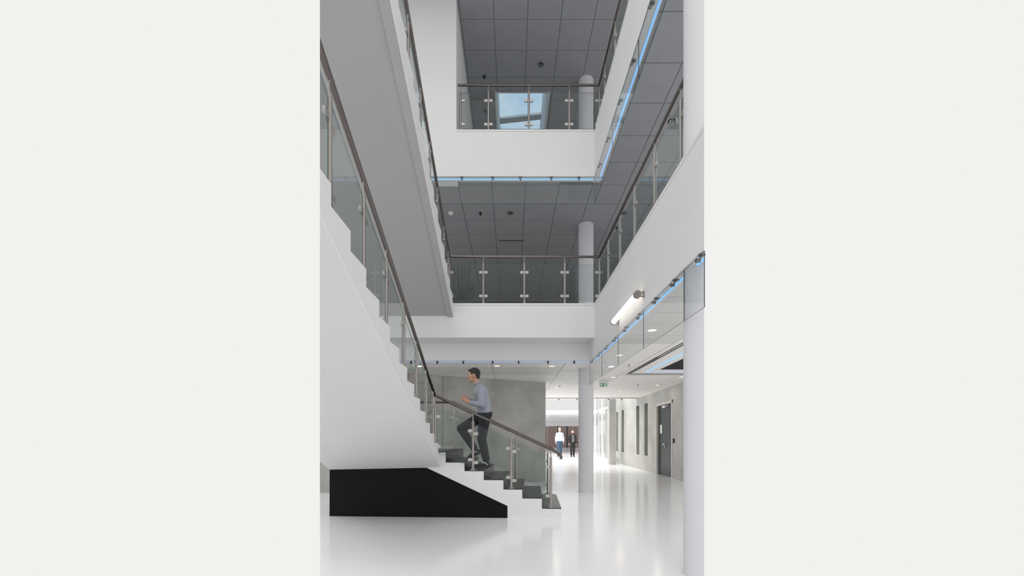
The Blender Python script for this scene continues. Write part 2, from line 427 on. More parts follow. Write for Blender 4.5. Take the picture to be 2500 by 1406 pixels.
# ------------------------------------------------------------------ concrete wall with door on the right
def wx(d): return 4.645+0.038*(d-11.3)
def wbox(mb,d0,d1,z0,z1,f,bk,mi=0):
    """block in the right wall: f in front of its face, bk behind it"""
    return mb.prism([(wx(d0)-f,d0,z0),(wx(d1)-f,d1,z0),(wx(d1)-f,d1,z1),(wx(d0)-f,d0,z1)],(f+bk,0,0),mi)
W=thing('wall_right','pale concrete wall with narrow slot windows and a dark door, right of the far column','wall',(wx(10),10,0),kind='structure')
TH=0.22; ZT=C1+0.02
m=MB(); wbox(m,9.9,12.07,0,ZT,0,TH); wbox(m,13.65,14.165,0,ZT,0,TH); wbox(m,12.07,13.65,2.30,ZT,0,TH)
part(m,'concrete_panel',M['concrete_light'],W,clip=True)
m=MB()
for a,bq in ((14.175,14.64),(15.05,15.74),(16.16,16.635)): wbox(m,a,bq,0,ZT,0,TH)
for a,bq in ((14.64,15.05),(15.74,16.16)): wbox(m,a,bq,0,0.52,0,TH); wbox(m,a,bq,2.42,ZT,0,TH)
part(m,'concrete_panel',M['concrete_light'],W)
m=MB()
for a,bq in ((16.645,18.25),(18.73,19.41),(19.84,20.4)): wbox(m,a,bq,0,ZT+0.3,0,TH)
for a,bq in ((18.25,18.73),(19.41,19.84)): wbox(m,a,bq,0,0.55,0,TH); wbox(m,a,bq,2.42,ZT+0.3,0,TH)
part(m,'concrete_panel',M['concrete_light'],W)
part(wbox(wbox(MB(),14.16,14.18,0,ZT-0.02,-0.015,TH),16.63,16.65,0,ZT-0.02,-0.015,TH),"joint_backing",M["white_grid"],W)
for n,(a,bq,lab) in enumerate(((14.64,15.05,'slot window nearest to the dark door'),(15.74,16.16,'slot window second from the dark door'),
                               (18.25,18.73,'slot window third from the dark door'),(19.41,19.84,'slot window beside the grey pier'))):
    t=thing('window_%d'%(n+2),'tall narrow dark '+lab,'window',(wx(a),a,0.52),kind='structure')
    part(wbox(MB(),a,bq,0.53,2.42,-0.17,0.20),'pane',M['slot'],t)
    part(wbox(MB(),a+0.005,bq-0.005,0.525,0.545,0.012,0.16),'sill',M['frame_white'],t)
    part(wbox(wbox(wbox(MB(),a,a+0.02,0.545,2.42,-0.10,0.16),bq-0.02,bq,0.545,2.42,-0.10,0.16),a,bq,2.40,2.42,-0.10,0.16),'window_frame',M['darkmetal'],t)
t=thing('door_1','anthracite door of two leaves in a pale frame, in the concrete wall at the right','door',(wx(12.86),12.86,0),kind='structure')
m=MB(); wbox(m,12.07,12.17,0,2.30,0.02,0.14); wbox(m,13.56,13.65,0,2.30,0.02,0.14); wbox(m,12.07,13.65,2.215,2.30,0.02,0.14)
part(m,'door_frame',M['doorframe'],t)
lf=part(wbox(MB(),12.175,13.015,0.008,2.21,-0.05,0.10),'door_leaf',M['door'],t)
part(wbox(MB(),13.022,13.555,0.008,2.21,-0.05,0.10),'door_leaf',M['door'],t)
xx=wx(12.9)+0.05
h=MB().tube([(xx,12.93,0.99),(xx-0.065,12.93,0.99),(xx-0.072,12.80,0.99)],0.011,10).tube([(xx,12.93,0.99),(xx-0.012,12.93,0.99)],0.027,14).tube([(xx,12.93,0.90),(xx-0.012,12.93,0.90)],0.024,14)
part(h,'handle',M['chrome'],lf)
part(wbox(wbox(MB(),12.80,13.06,2.12,2.19,0.0,0.055),12.55,12.80,2.155,2.17,-0.02,0.035),'door_closer',M['plastic'],lf)
m=MB(); wbox(m,13.20,13.40,1.33,1.60,-0.044,0.05)
pn=part(m,'notice',M['paper'],t); pn['label']='white paper notice with a teal edge'
part(wbox(MB(),13.17,13.20,1.33,1.60,-0.044,0.05),'notice_edge',M['teal'],t)
t=thing('card_reader','small black card reader on the concrete wall beside the dark door','card reader',(wx(11.97),11.97,1.03))
part(wbox(MB(),11.935,12.005,1.03,1.17,0.035,0.0),'housing',M['darkmetal'],t,bevel=0.004)
part(wbox(MB(),11.95,11.99,1.10,1.15,0.038,-0.03),'reader_face',M['black'],t)
# pier, glazed facade and far hall
tag(build(MB().box((4.33,18.5,0),(4.62,18.85,3.0)),'pillar',M['concrete']),'square grey concrete pier at the end of the corridor, left of the slot windows','pillar',kind='structure')
tag(build(MB().box((0.95,16.0,C1),(5.2,16.2,3.15)),'beam',M['white']),'white edge beam at the end of the plank tiled ceiling','beam',kind='structure')
fw=thing('window_6','bright white framed glazed facade beyond the far column','window',(4.75,23,0),kind='structure')
m=MB()
for d in (19.2,20.0,20.96,21.9,22.85,23.8,24.8,25.9,27): m.box((4.72,d-0.03,0),(4.80,d+0.03,4.2))
part(m.box((4.70,19.2,0),(4.85,27,0.16)).box((4.70,19.2,3.9),(4.85,27,4.2)),'window_frame',M['frame_white'],fw)
m=MB()
for d in (20.93,22.82): m.box((4.705,d-0.02,0.16),(4.72,d+0.02,3.9))
part(m,'mullion_gasket',M['white_grid'],fw)
part(MB().tube([(4.66,19.2,2.66),(4.66,27,2.66)],0.05,14),'transom_tube',M['frame_white'],fw)
dd=(19.2,20.96,22.85,24.8,27)
for a,bq in zip(dd,dd[1:]): part(MB().box((4.755,a+0.035,0.16),(4.767,bq-0.035,3.9)),'pane',M['window_glass'],fw)
tag(build(MB().box((2.2,31,3.02),(9.5,46,3.25)).box((2.2,46,2.5),(9.5,46.4,3.25)),'bulkhead',M['white']),'low white ceiling and bulkhead at the end of the far hall','ceiling',kind='structure')
vent=thing('ceiling_vent','set of dark slots in the white ceiling of the far hall','vent',(3.6,36,3.02))
for k in range(4): part(MB().box((3.05+0.12*k,33.5+1.5*k,3.012),(3.95+0.12*k,33.62+1.5*k,3.024)),'slot',M['white_grid'],vent)
bw=thing('wall_far','brown panelled wall behind the two walking men','wall',(6,50,0),kind='structure')
xs=(3.9,4.27,5.40,5.56,6.50,6.70,7.6,8.6)
for i,(a,bq) in enumerate(zip(xs,xs[1:])):
    part(MB().box((a+0.015,50-(0.06 if i in(2,4) else 0),0),(bq-0.015,50.2,2.7)),'wall_panel',M['brown'] if i not in (2,4) else M['darkmetal'],bw)

# ------------------------------------------------------------------ staircase
K0=0.0545
def fp(px,py=None,z=None):
    k=(px-HX)/F; D=6.1393/(1+K0*k)
    return Vector((k*D,D,EYE+(HY-py)*D/F if z is None else z))
SN=Vector((0.0545,1,0)).normalized(); SU=Vector((1,-0.0545,0)).normalized()
SW=1.52
steps=[(1370,1240),(1323,1215),(1275,1193),(1229,1170),(1181,1148),(1134,1127),(1088,1102)]
tops=[fp(a,bq).z for a,bq in steps]
LZ=tops[-1]; TT=0.014
st=thing('staircase','white staircase with black treads and a black base, climbing left and then towards the viewer','staircase',tuple(fp(1239,z=0)))
poly=[fp(1370,z=0)]
for i,(px,py) in enumerate(steps):
    if i: poly.append(fp(px,z=tops[i-1]-TT))
    poly.append(fp(px,z=tops[i]-TT))
poly += [fp(804,z=LZ-TT), fp(804,1138), fp(1040,1141), fp(1239,1235), fp(1239,z=0)]
part(MB().prism(poly,SN*SW),'lower_flight',M['white'],st)
off=SN*0.004
bp=part(MB().prism([p+off for p in (fp(804,z=0),fp(804.5,1139),fp(1040,1142),fp(1238.5,1236),fp(1238.5,z=0))],SN*(SW-0.008)),'base_panel',M['black'],st)
bp['label']='black painted base of the lower flight'
for i in range(len(steps)):
    px=steps[i][0]; nx=steps[i+1][0] if i+1<len(steps) else None
    a=fp(px,z=tops[i]-TT)+SU*0.004
    bq=(fp(nx,z=tops[i]-TT)-SU*0.0) if nx else fp(804,z=tops[i]-TT)
    if i==0: a=a+SU*0.0
    tr=part(MB().prism([a,bq,bq+Vector((0,0,TT)),a+Vector((0,0,TT))],SN*SW),'tread',M['tread'],st)
    g=MB()
    for k in range(4):
        e=a-SU*(0.012+0.022*k)+Vector((0,0,TT)); g.prism([e+SN*0.06,e-SU*0.008+SN*0.06,e-SU*0.008+SN*0.06+Vector((0,0,0.003)),e+SN*0.06+Vector((0,0,0.003))],SN*(SW-0.12))
    part(g,'grip_strip',M['white_grid'] if i==0 else M['darkmetal'],tr)
    if i>0:
        z0=tops[i-1]; r=fp(px,z=z0)+SU*0.0
        part(MB().prism([r,r+SU*0.004,r+SU*0.004+Vector((0,0,tops[i]-z0-0.001)),r+Vector((0,0,tops[i]-z0-0.001))],SN*SW),'riser',M['tread'],st)
# second flight, over the viewer's left
XS=-1.065; TD=0.2965; R2=0.1305
def z_soff2(D): return 1.229-0.4315*(D-5.05)+0.012
pr=[(6.30,z_soff2(6.30)),(6.30,LZ-0.02),(6.005,LZ-0.02)]
n=0; D=6.005
while D>2.305:
    n+=1; pr.append((D,LZ+R2*n)); D2=max(D-TD,2.305); pr.append((D2,LZ+R2*n)); D=D2
    if D>2.306: pass
pr.append((2.305,z_soff2(2.305)))
m=MB().prism([(XS,a,bq) for a,bq in pr],(-0.008,0,0))
part(m,'stringer',M['white'],st,clip=True)
pr2=[(6.30,z_soff2(6.30))]+[(a,bq-0.002) for a,bq in pr[1:-1]]+[(2.305,z_soff2(2.305))]
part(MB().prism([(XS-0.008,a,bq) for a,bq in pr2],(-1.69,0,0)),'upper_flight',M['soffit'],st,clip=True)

# third flight, from the middle gallery upwards
X3=-1.045; T3=0.29; R3=0.132
t3=thing('staircase','upper white stair flight seen from below, rising from the middle gallery','staircase',(X3,7.31,Z2))
def z_st3(D): return 3.335+0.420*(7.40-D)
pr=[(7.409,z_st3(7.409)),(7.409,Z2-0.001),(7.31,Z2-0.001)]; D=7.31; n=0
while D>3.40:
    n+=1; pr.append((D,Z2+R3*n)); D=max(D-T3,3.40); pr.append((D,Z2+R3*n))
pr.append((3.40,z_st3(3.40)))
part(MB().prism([(X3,a,bq) for a,bq in pr],(-0.006,0,0)),'stringer',M['white'],t3)
part(MB().prism([(X3-0.006,a,bq) for a,bq in pr],(-0.099,0,0)),'stringer_lip',M['soffit_shaded'],t3,bevel=0.006)
pr2=[(7.409,z_st3(7.409)+0.028)]+[(a,bq-0.03) for a,bq in pr[1:-1]]+[(3.40,z_st3(3.40)+0.028)]
part(MB().prism([(X3-0.105,a,bq) for a,bq in pr2],(-1.62,0,0)),'flight_slab',M['soffit_shaded'],t3,clip=True)

# ------------------------------------------------------------------ railings
def clamp_mb(c,d,thick=0.022,L=0.062,H=0.045):
    d=Vector((d[0],d[1],0)).normalized(); s=Vector((-d.y,d.x,0)); z=Vector((0,0,1))
    a=c+d*0.016; r=0.008
    pts=[a-z*H/2, a+d*(L-r)-z*H/2, a+d*L-z*(H/2-r), a+d*L+z*(H/2-r), a+d*(L-r)+z*H/2, a+z*H/2]
    return MB().prism([p-s*thick/2 for p in pts], s*thick)
def railing(label,posts,rails,panels,gtop=0.142,gbot=0.80,rail_r=0.0215,extra=None,flange=True):
    """posts (x,y,foot,rail height); rails: list of polylines; panels: pairs of posts (or points) with glass between"""
    p0=posts[0]
    t=thing('glass_railing',label,'railing',(p0[0],p0[1],p0[2]))
    for pl in rails: part(MB().tube(pl,rail_r,18),'handrail',M['rail'],t,smooth=True,clip=True)
    P=[Vector((x,y,zr)) for x,y,zf,zr in posts]
    dirs={i:[] for i in range(len(posts))}
    for i,jv in panels:
        a=P[i]; c=P[jv] if isinstance(jv,int) else Vector(jv)
        d=Vector((c.x-a.x,c.y-a.y,0)); L=d.length; d.normalize(); sl=(c.z-a.z)/L
        e0=0.030; e1=0.030 if isinstance(jv,int) else 0.0
        s=Vector((-d.y,d.x,0))*0.006
        A=a+d*e0; A.z=a.z+sl*e0; C=c-d*e1; C.z=c.z-sl*e1
        z=Vector((0,0,1))
        q=[A-z*gbot,C-z*gbot,C-z*gtop,A-z*gtop]
        part(MB().prism([v-s for v in q],s*2,0,1),'glass_panel',[M['glass'],M['glass_edge']],t,clip=True)
        dirs[i].append((d,sl))
        if isinstance(jv,int): dirs[jv].append((-d,-sl))
    for i,(x,y,zf,zr) in enumerate(posts):
        m=MB().tube([(x,y,zf),(x,y,zr-0.125)],0.020,16).tube([(x,y,zr-0.130),(x,y,zr-0.112)],0.0135,14).tube([(x,y,zr-0.115),(x,y,zr-0.016)],0.0075,10)
        m.box((x-0.014,y-0.014,zr-0.026),(x+0.014,y+0.014,zr-0.018))
        po=part(m,'post',M['steel'],t,smooth=True)
        if flange: part(MB().lathe([(0.045,zf+0.001),(0.045,zf+0.018),(0.040,zf+0.021),(0.0205,zf+0.021)],(x,y,0),20),'base_flange',M['steel'],po)
        for d,sl in dirs[i]:
            for hz in (0.285,0.715):
                c=Vector((x,y,zr-hz+sl*0.05)); part(clamp_mb(c,d),'glass_clamp',M['steel_light'],po,bevel=0.0015)
    return t
# lower flight, front side
fq=lambda px,d=0.03: fp(px,z=0)+SN*d
zA,zB=1.815,1.021
pA=fq(1062); pB=fq(1345)
def zr1(p): return zA+(zB-zA)*((p-pA).length/(pB-pA).length)
front=[]
for px,ti in ((1345,0),(1248,2),(1154,4)):
    p=fq(px); front.append((p.x,p.y,tops[ti],zr1(p)))
nw=(-1.118,5.965,LZ+R2,1.845)          # newel where the two flights meet
RX2=-1.14
kink=Vector((-1.135,6.10,1.815))
e1=fp(1362,z=0)+SN*0.03; e1.z=zr1(e1)-0.008
e0=fq(1345); e0.z=zB
endr=[Vector((e1.x+0.035,e1.y,e1.z-0.025)),Vector((e1.x+0.05,e1.y,e1.z-0.06)),Vector((e1.x+0.045,e1.y,e1.z-0.095))]
railing('glass railing along the front of the lower flight, its handrail bent down at the end',
        front+[(nw[0],6.03,LZ+R2*0,1.80)],[[kink]+[Vector((front[2][0],front[2][1],front[2][3])),e0,e1]+endr],
        [(1,0),(2,1),(3,2)],gbot=0.83)
# lower flight, rear side and landing
rear=[]
for (x,y,zf,zr) in front:
    q=Vector((x,y,0))+SN*1.46; rear.append((q.x,q.y,zf,zr))
q=Vector((-1.14,6.20,0))+SN*1.46
rear.append((q.x,q.y,LZ,1.842))
q2=q-SU*0.80; q3=q-SU*1.50
rear += [(q2.x,q2.y,LZ,1.842),(q3.x,q3.y,LZ,1.842)]
railing('glass railing along the rear of the lower flight and its landing, behind the climbing man',rear,
        [[Vector((rear[0][0]+0.10,rear[0][1],rear[0][3]-0.045))]+[Vector((r[0],r[1],r[3])) for r in rear]],
        [(i+1,i) for i in range(5)],gbot=0.80)
# second flight
def zr2(D): return 1.815+0.4546*(6.16-D)
ps=[]
for D in (5.497,4.934,4.358,3.757,3.183,2.589):
    k=int((6.005-D)/TD)+1; ps.append((RX2,D,LZ+R2*k,zr2(D)))
ps=[(RX2+0.005,5.975,LZ+R2,zr2(5.975))]+ps
railing('long glass railing on the right side of the steep flight at the left edge',ps,
        [[kink,(RX2,2.30,zr2(2.30))]],[(i,i+1) for i in range(len(ps)-1)]+[(len(ps)-1,(RX2,2.30,zr2(2.30)))],gbot=0.765,flange=False)
# third flight
ZR2=4.483; ZR3=7.61
def zr3(D): return ZR2+0.447*(7.576-D)
ps=[]
for D in (6.987,6.358,5.757,5.166,4.543,3.93):
    k=int((7.31-D)/T3)+1; ps.append((-1.14,D,Z2+R3*k,zr3(D)))
ps=[(-1.142,7.45,Z2,zr3(7.45))]+ps
railing('glass railing on the upper stair flight, left of the tall white wall',ps,[[(-1.142,7.576,ZR2),(-1.14,3.7,zr3(3.7))]],
        [(i,i+1) for i in range(len(ps)-1)],gbot=0.765,flange=False)
# middle gallery
ps=[(x,RD,Z2,ZR2) for x in (-1.142,-0.5225,0.2239,0.959,RX)]
railing('glass railing of the middle gallery across the rear, in front of the far column',ps,[[(-1.30,RD,ZR2),(RX,RD,ZR2)]],[(i,i+1) for i in range(4)])
ps=[(RX,d,Z2,ZR2) for d in (6.867,6.12,5.388,4.628,3.908)]
railing('glass railing of the middle gallery along the right, ending at the near column',ps,[[(RX,RD,ZR2),(RX,3.63,ZR2)]],
        [(i,i+1) for i in range(4)]+[(0,(RX,RD-0.03,ZR2)),(4,(RX,3.66,ZR2))])
# top gallery
ps=[(x,RD,Z3,ZR3) for x in (-0.936,-0.43,0.306,1.041,RX)]
railing('glass railing of the top gallery across the rear, below the dark ceiling',ps,[[(-0.985,RD,ZR3),(RX,RD,ZR3)]],[(i,i+1) for i in range(4)])
ps=[(RX,d,Z3,ZR3) for d in (7.14,6.40,5.66,4.92)]
railing('glass railing of the top gallery along the right, highest of all',ps,[[(RX,RD,ZR3),(RX,4.8,ZR3)]],
        [(i,i+1) for i in range(3)]+[(0,(RX,RD-0.03,ZR3))])

# ------------------------------------------------------------------ hanging glass curtains, clips and light lines
def curtain(label,a,c,joints,z0,z1,clips,inward,zc,small=False,edge='dark_edge'):
    a,c=Vector(a),Vector(c); d=(c-a); L=d.length; d.normalize(); i_=Vector(inward)
    t=thing('glass_smoke_curtain',label,'glass screen',(a.x,a.y,z1))
    ss=[0]+list(joints)+[L]
    for s0,s1 in zip(ss,ss[1:]):
        p=a+d*(s0+0.0015); q=a+d*(s1-0.0015)
        pts=[Vector((p.x,p.y,z0)),Vector((q.x,q.y,z0)),Vector((q.x,q.y,z1)),Vector((p.x,p.y,z1))]
        part(MB().prism(pts,i_*0.007,0,1),'glass_pane',[M['clear'],M[edge]],t)
    for s in clips:
        p=a+d*s; o=p+i_*0.006
        m=MB()
        if not small:
            m.tube([Vector((p.x,p.y,zc-0.001))+i_*0.034,Vector((p.x,p.y,zc-0.009))+i_*0.034],0.027,18)
            m.tube([Vector((p.x,p.y,zc-0.008))+i_*0.034,Vector((p.x,p.y,zc-0.030))+i_*0.02,Vector((p.x,p.y,zc-0.044))+i_*0.010],0.006,8)
            m.tube([Vector((p.x,p.y,zc-0.050))-i_*0.014,Vector((p.x,p.y,zc-0.050))+i_*0.022],0.014,14)
        else:
            m.box(tuple(Vector((p.x,p.y,zc-0.055))-i_*0.014-d*0.014),tuple(Vector((p.x,p.y,zc-0.001))+i_*0.03+d*0.014))
        part(m,'glass_clip',M['darkmetal'] if small else M['clip'],t,smooth=not small)
    return t
y0=3.175
curtain('hanging glass screen under the middle gallery on the right, below the tube lamp',
        (XF,y0,0),(XF,DB-0.01,0),[q-y0 for q in (3.55,4.646,5.758,6.80)],2.183,2.615,
        [q-y0 for q in (3.287,3.814,4.308,4.866,5.434,6.0,6.53,7.09,7.636)],(1,0,0),2.634)
curtain('hanging glass screen under the rear beam above the climbing man',
        (-3.2,DB,0),(XF,DB,0),[0.34,1.43,2.52,3.606],2.19,2.625,[ (p-HX)*DB/F+3.2 for p in (940,1003,1067.5,1131,1202.7,1266,1338,1402)],(0,1,0),2.640,small=True,edge='light_edge')
curtain('hanging glass screen under the top gallery along the right, beneath the steep blue line',
        (XF,3.45,0),(XF,DF-0.01,0),[q-3.45 for q in (4.827,6.09)],5.35,5.82,[q-3.45 for q in (3.9,4.445,5.125,5.727,6.45,7.06)],(1,0,0),5.836)
curtain('hanging glass screen under the top gallery across the rear, beneath the level blue line',
        (-1.6,DF,0),(XF,DF,0),[-0.617+1.6,0.43+1.6],5.396,5.832,[(p-HX)*DF/F+1.6 for p in (1127,1202.7,1270.5,1346.5,1413.9)],(0,1,0),5.849,edge='light_edge')
curtain('far glass screen hanging at the end of the plank tiled ceiling',
        (0.98,16.1,0),(5.0,16.1,0),[1.6,2.9],2.24,2.66,[(p-HX)*16.1/F-0.98 for p in (1364.6,1409,1485.4,1517.8)],(0,1,0),2.70,small=True,edge='light_edge')
def led(label,a,c,wd,m,h=0.012):
    a,c=Vector(a),Vector(c); d=(c-a).normalized(); s=Vector((-d.y,d.x,0))*wd/2
    t=thing('light_line',label,'light strip',tuple((a+c)/2))
    pts=[a-s,c-s,c+s,a+s]
    part(MB().prism(pts,(0,0,h*0.6)),'light_tube',m,t)
    pts=[a-s*1.25,c-s*1.25,c+s*1.25,a+s*1.25]
    part(MB().prism([p+Vector((0,0,h*0.6)) for p in pts],(0,0,h*0.4)),'channel',M['plastic'],t)
led('blue light line under the middle gallery on the right, below the tube lamp',(1.544,7.78,2.622),(1.544,3.715,2.622),0.017,M['led'])
led('short blue light line right of the near column',(1.544,3.46,2.622),(1.544,3.345,2.622),0.022,M['led'])
led('pale blue light line along the rear beam above the climbing man',(-3.3,7.93,2.628),(XF,7.93,2.628),0.02,M['led_pale'])
led('steep blue light line under the top gallery along the right',(1.573,7.40,5.824),(1.573,3.45,5.824),0.022,M['led'])
led('level blue light line under the top gallery across the rear',(-3.3,7.49,5.837),(1.56,7.49,5.837),0.020,M['led'])

# ------------------------------------------------------------------ wall lamp on the right hand gallery edge
t=thing('tube_lamp','lit tube lamp with steel end caps on the white gallery edge at the right','lamp',(1.40,5.17,2.78))
XL=1.395; a_,b_=4.61,5.73
part(MB().tube([(XL,a_+0.02,2.78),(XL,b_-0.02,2.78)],0.036,24),'tube',M['tube'],t,smooth=True)
for y,s in ((a_,1),(b_,-1)):
    cp=part(MB().tube([(XL,y-s*0.004,2.78),(XL,y+s*0.035,2.78)],0.043,24),'end_cap',M['steel'],t,smooth=True)
    part(MB().tube([(XL,y-s*0.008,2.78),(XL,y-s*0.003,2.78)],0.006,8),'screw',M['darkmetal'],cp)
    part(MB().box((XL+0.02,y+s*0.005,2.755),(XF,y+s*0.03,2.765)).box((XL+0.02,y+s*0.005,2.795),(XF,y+s*0.03,2.805)).box((XF-0.006,y+s*0.0,2.74),(XF,y+s*0.045,2.82)),'bracket',M['steel'],t)

# ------------------------------------------------------------------ ceiling fittings
def downlight(label,x,y,z,r,lit,group):
    t=thing('ceiling_downlight',label,'ceiling lamp',(x,y,z),group)
    if lit:
        part(MB().lathe([(r*0.80,z-0.001),(r,z-0.006),(r*1.12,z-0.004),(r*1.12,z)],(x,y,0),28),'ring',M['plastic'],t,smooth=True)
        part(MB().lathe([(r*0.82,z-0.004),(r*0.82,z-0.0035)],(x,y,0),28),'lamp',M['downlight'],t)
        ld=bpy.data.lights.new('lamp_light','AREA'); ld.shape='DISK'; ld.size=r*1.6; ld.energy=1.6; ld.color=(1.0,0.93,0.82)
        lo=bpy.data.objects.new('lamp_light',ld); COL.objects.link(lo); lo.parent=t; lo.location=(0,0,-0.012)
    else:
        part(MB().lathe([(r*0.78,z+0.0),(r*0.80,z-0.012),(r,z-0.010),(r,z)],(x,y,0),28),'ring',M['chrome'],t,smooth=True)
        part(MB().lathe([(r*0.80,z-0.002),(r*0.80,z-0.001)],(x,y,0),28),'reflector',M['darkmetal'],t)
        for dx in (-0.32,0.32):
            part(MB().tube([(x+dx*r,y-r*0.4,z-0.010),(x+dx*r,y+r*0.4,z-0.010)],r*0.16,10),'bulb',M['chrome'],t,smooth=True)
    return t
for x,y,lab in ((-0.315,8.74,'lit round ceiling lamp behind the glass screen, above the climbing man'),
                (0.84,8.79,'lit round ceiling lamp behind the glass screen, left of the far column'),
                (-2.0,8.64,'lit round ceiling lamp seen through the steep railing beside the landing'),
                (1.97,5.85,'largest lit round ceiling lamp, seen through the glass right of the tube lamp'),
                (1.97,7.62,'lit round ceiling lamp seen through the right glass screen, second from the near column'),
                (2.53,10.4,'lit round ceiling lamp above the green exit sign'),
                (4.17,11.93,'lit round ceiling lamp above the dark door'),
                (4.22,10.33,'lit round ceiling lamp beside the near column, beyond the framed field'),
                (3.55,13.6,'farthest lit round ceiling lamp, near the slot windows'),
                (1.35,12.6,'lit round ceiling lamp over the passage, left of the far column')):
    downlight(lab,x,y,C1,0.072,True,'round lamps in the white ceiling')
for x,y,z,lab in ((-0.034,8.64,C2,'unlit chrome ceiling lamp in the middle gallery, above its rear railing'),
                  (2.33,8.64,C2,'unlit chrome ceiling lamp beside the right handrail of the middle gallery'),
                  (2.35,6.12,C2,'unlit chrome ceiling lamp behind the glass near the right column'),
                  (0.602,8.727,C3,'unlit chrome ceiling lamp alone in the top gallery ceiling'),
                  (-0.66,9.97,C3,'unlit chrome ceiling lamp behind the top railing, left of the roof light')):
    downlight(lab,x,y,z,0.072,False,'unlit lamps in the grey ceilings')
def sprinkler(label,x,y,z,m,group='ceiling sprinklers'):
    t=thing('sprinkler',label,'sprinkler',(x,y,z),group)
    part(MB().lathe([(0.012,z-0.035),(0.012,z-0.006),(0.030,z-0.005),(0.030,z)],(x,y,0),14),'body',m,t,smooth=True)
    part(MB().lathe([(0.024,z-0.050),(0.024,z-0.047)],(x,y,0),14),'deflector',m,t)
    part(MB().box((x-0.016,y-0.003,z-0.05),(x-0.012,y+0.003,z-0.02)).box((x+0.012,y-0.003,z-0.05),(x+0.016,y+0.003,z-0.02)),'yoke',m,t)
sprinkler('black sprinkler in the middle gallery ceiling, left of the chrome lamp',-0.655,8.64,C2,M['darkmetal'])
sprinkler('black sprinkler beside the right handrail of the middle gallery',2.33,9.24,C2,M['darkmetal'])
sprinkler('black sprinkler in the top gallery ceiling, left of the roof light',-0.60,9.02,C3,M['darkmetal'])
for x,y,lab in ((2.42,8.6,'small sprinkler in the white ceiling left of the framed field'),
                (3.58,11.8,'small sprinkler in the white ceiling between exit sign and door'),
                (1.38,12.0,'small sprinkler in the white ceiling left of the far column')):
    sprinkler(lab,x,y,C1,M['steel_light'])
t=thing('smoke_detector','white round smoke detector in the middle gallery ceiling beside the upper flight','smoke detector',(-1.268,8.64,C2))
part(MB().lathe([(0.030,C2-0.040),(0.045,C2-0.030),(0.050,C2-0.008),(0.050,C2)],(-1.268,8.64,0),20),'housing',M['plastic'],t,smooth=True)
part(MB().lathe([(0.056,C2-0.007),(0.056,C2)],(-1.268,8.64,0),20),'base',M['plastic'],t)
t=thing('ceiling_vent','long dark air slot in the middle gallery ceiling above the rear railing','vent',(-0.04,9.86,C2))
part(MB().box((-0.30,9.84,C2-0.004),(0.27,9.87,C2+0.002)),'slot',M['black'],t)
part(MB().box((-0.31,9.83,C2-0.006),(0.28,9.84,C2)).box((-0.31,9.87,C2-0.006),(0.28,9.88,C2)),'vent_frame',M['grey_grid'],t)
# exit sign
sx,sy=2.42,11.0; zt_=2.632
t=thing('exit_sign','green emergency exit sign with a white arrow and running figure, under the white ceiling','sign',(sx,sy,C1))
part(MB().box((sx-0.10,sy-0.02,2.535),(sx+0.10,sy+0.02,zt_)),'housing',M['plastic'],t,bevel=0.003)
part(MB().box((sx-0.12,sy-0.035,zt_+0.01),(sx+0.12,sy+0.035,C1)),'ceiling_mount',M['plastic'],t)
part(MB().box((sx-0.02,sy-0.01,zt_-0.01),(sx+0.02,sy+0.01,zt_+0.02)),'stem',M['plastic'],t)
fy=sy-0.0215
part(MB().box((sx-0.094,fy,2.540),(sx+0.094,fy+0.003,zt_-0.005)),'face',M['green'],t)
yy=fy-0.0006
ar=[(-0.065,2.620),(-0.045,2.620),(-0.045,2.588),(-0.028,2.604),(-0.018,2.594),(-0.055,2.550),(-0.092,2.594),(-0.082,2.604),(-0.065,2.588)]
part(MB().prism([(sx+a,yy,zz) for a,zz in ar],(0,0.0008,0)),'arrow',M['pictogram'],t)
part(MB().prism([(sx+a,yy,zz) for a,zz in ((0.012,2.546),(0.080,2.546),(0.080,2.622),(0.012,2.622))],(0,0.0008,0)),'doorway',M['pictogram'],t)
m=MB(); y2=yy-0.0006
for pl in ([(0.040,2.600),(0.052,2.606),(0.060,2.582),(0.048,2.576)],[(0.048,2.578),(0.058,2.582),(0.044,2.562),(0.030,2.556),(0.028,2.561),(0.040,2.567)],
           [(0.050,2.580),(0.060,2.580),(0.068,2.566),(0.076,2.552),(0.070,2.549),(0.060,2.562)],[(0.042,2.602),(0.030,2.594),(0.022,2.600),(0.020,2.596),(0.030,2.586),(0.045,2.594)],
           [(0.056,2.600),(0.068,2.592),(0.074,2.598),(0.077,2.594),(0.068,2.584),(0.056,2.592)],
           [(0.044+0.007*math.cos(a),2.615+0.007*math.sin(a)) for a in [2*PI*k/10 for k in range(10)]]):
    m.prism([(sx+a,y2,zz) for a,zz in pl],(0,0.0007,0))
part(m,'running_figure',M['green'],t)

# ------------------------------------------------------------------ people
M['skin']=mat('skin',(0.50,0.29,0.20),0.5,noise=0.06,nscale=20)
M['skin_pale']=mat('fair_skin',(0.62,0.40,0.31),0.5,noise=0.06,nscale=20)
M['hair_black']=mat('black_hair',(0.012,0.010,0.009),0.45,noise=0.3,nscale=90,bump=0.5,bscale=140)
M['hair_grey']=mat('grey_hair',(0.42,0.40,0.37),0.6,noise=0.2,nscale=60)
M['hair_brown']=mat('brown_hair',(0.05,0.03,0.022),0.5,noise=0.2,nscale=60)
M['shirt_blue']=mat('grey_blue_shirt',(0.33,0.35,0.415),0.8,noise=0.08,nscale=14,bump=0.35,bscale=14)
M['shirt_white']=mat('pale_blue_shirt',(0.46,0.51,0.59),0.8,noise=0.05,nscale=10,bump=0.3,bscale=12)
M['trousers_navy']=mat('navy_trousers',(0.016,0.018,0.027),0.8,noise=0.2,nscale=12,bump=0.3,bscale=12)
M['jeans']=mat('blue_jeans',(0.045,0.085,0.15),0.85,noise=0.4,nscale=5,bump=0.3,bscale=14)
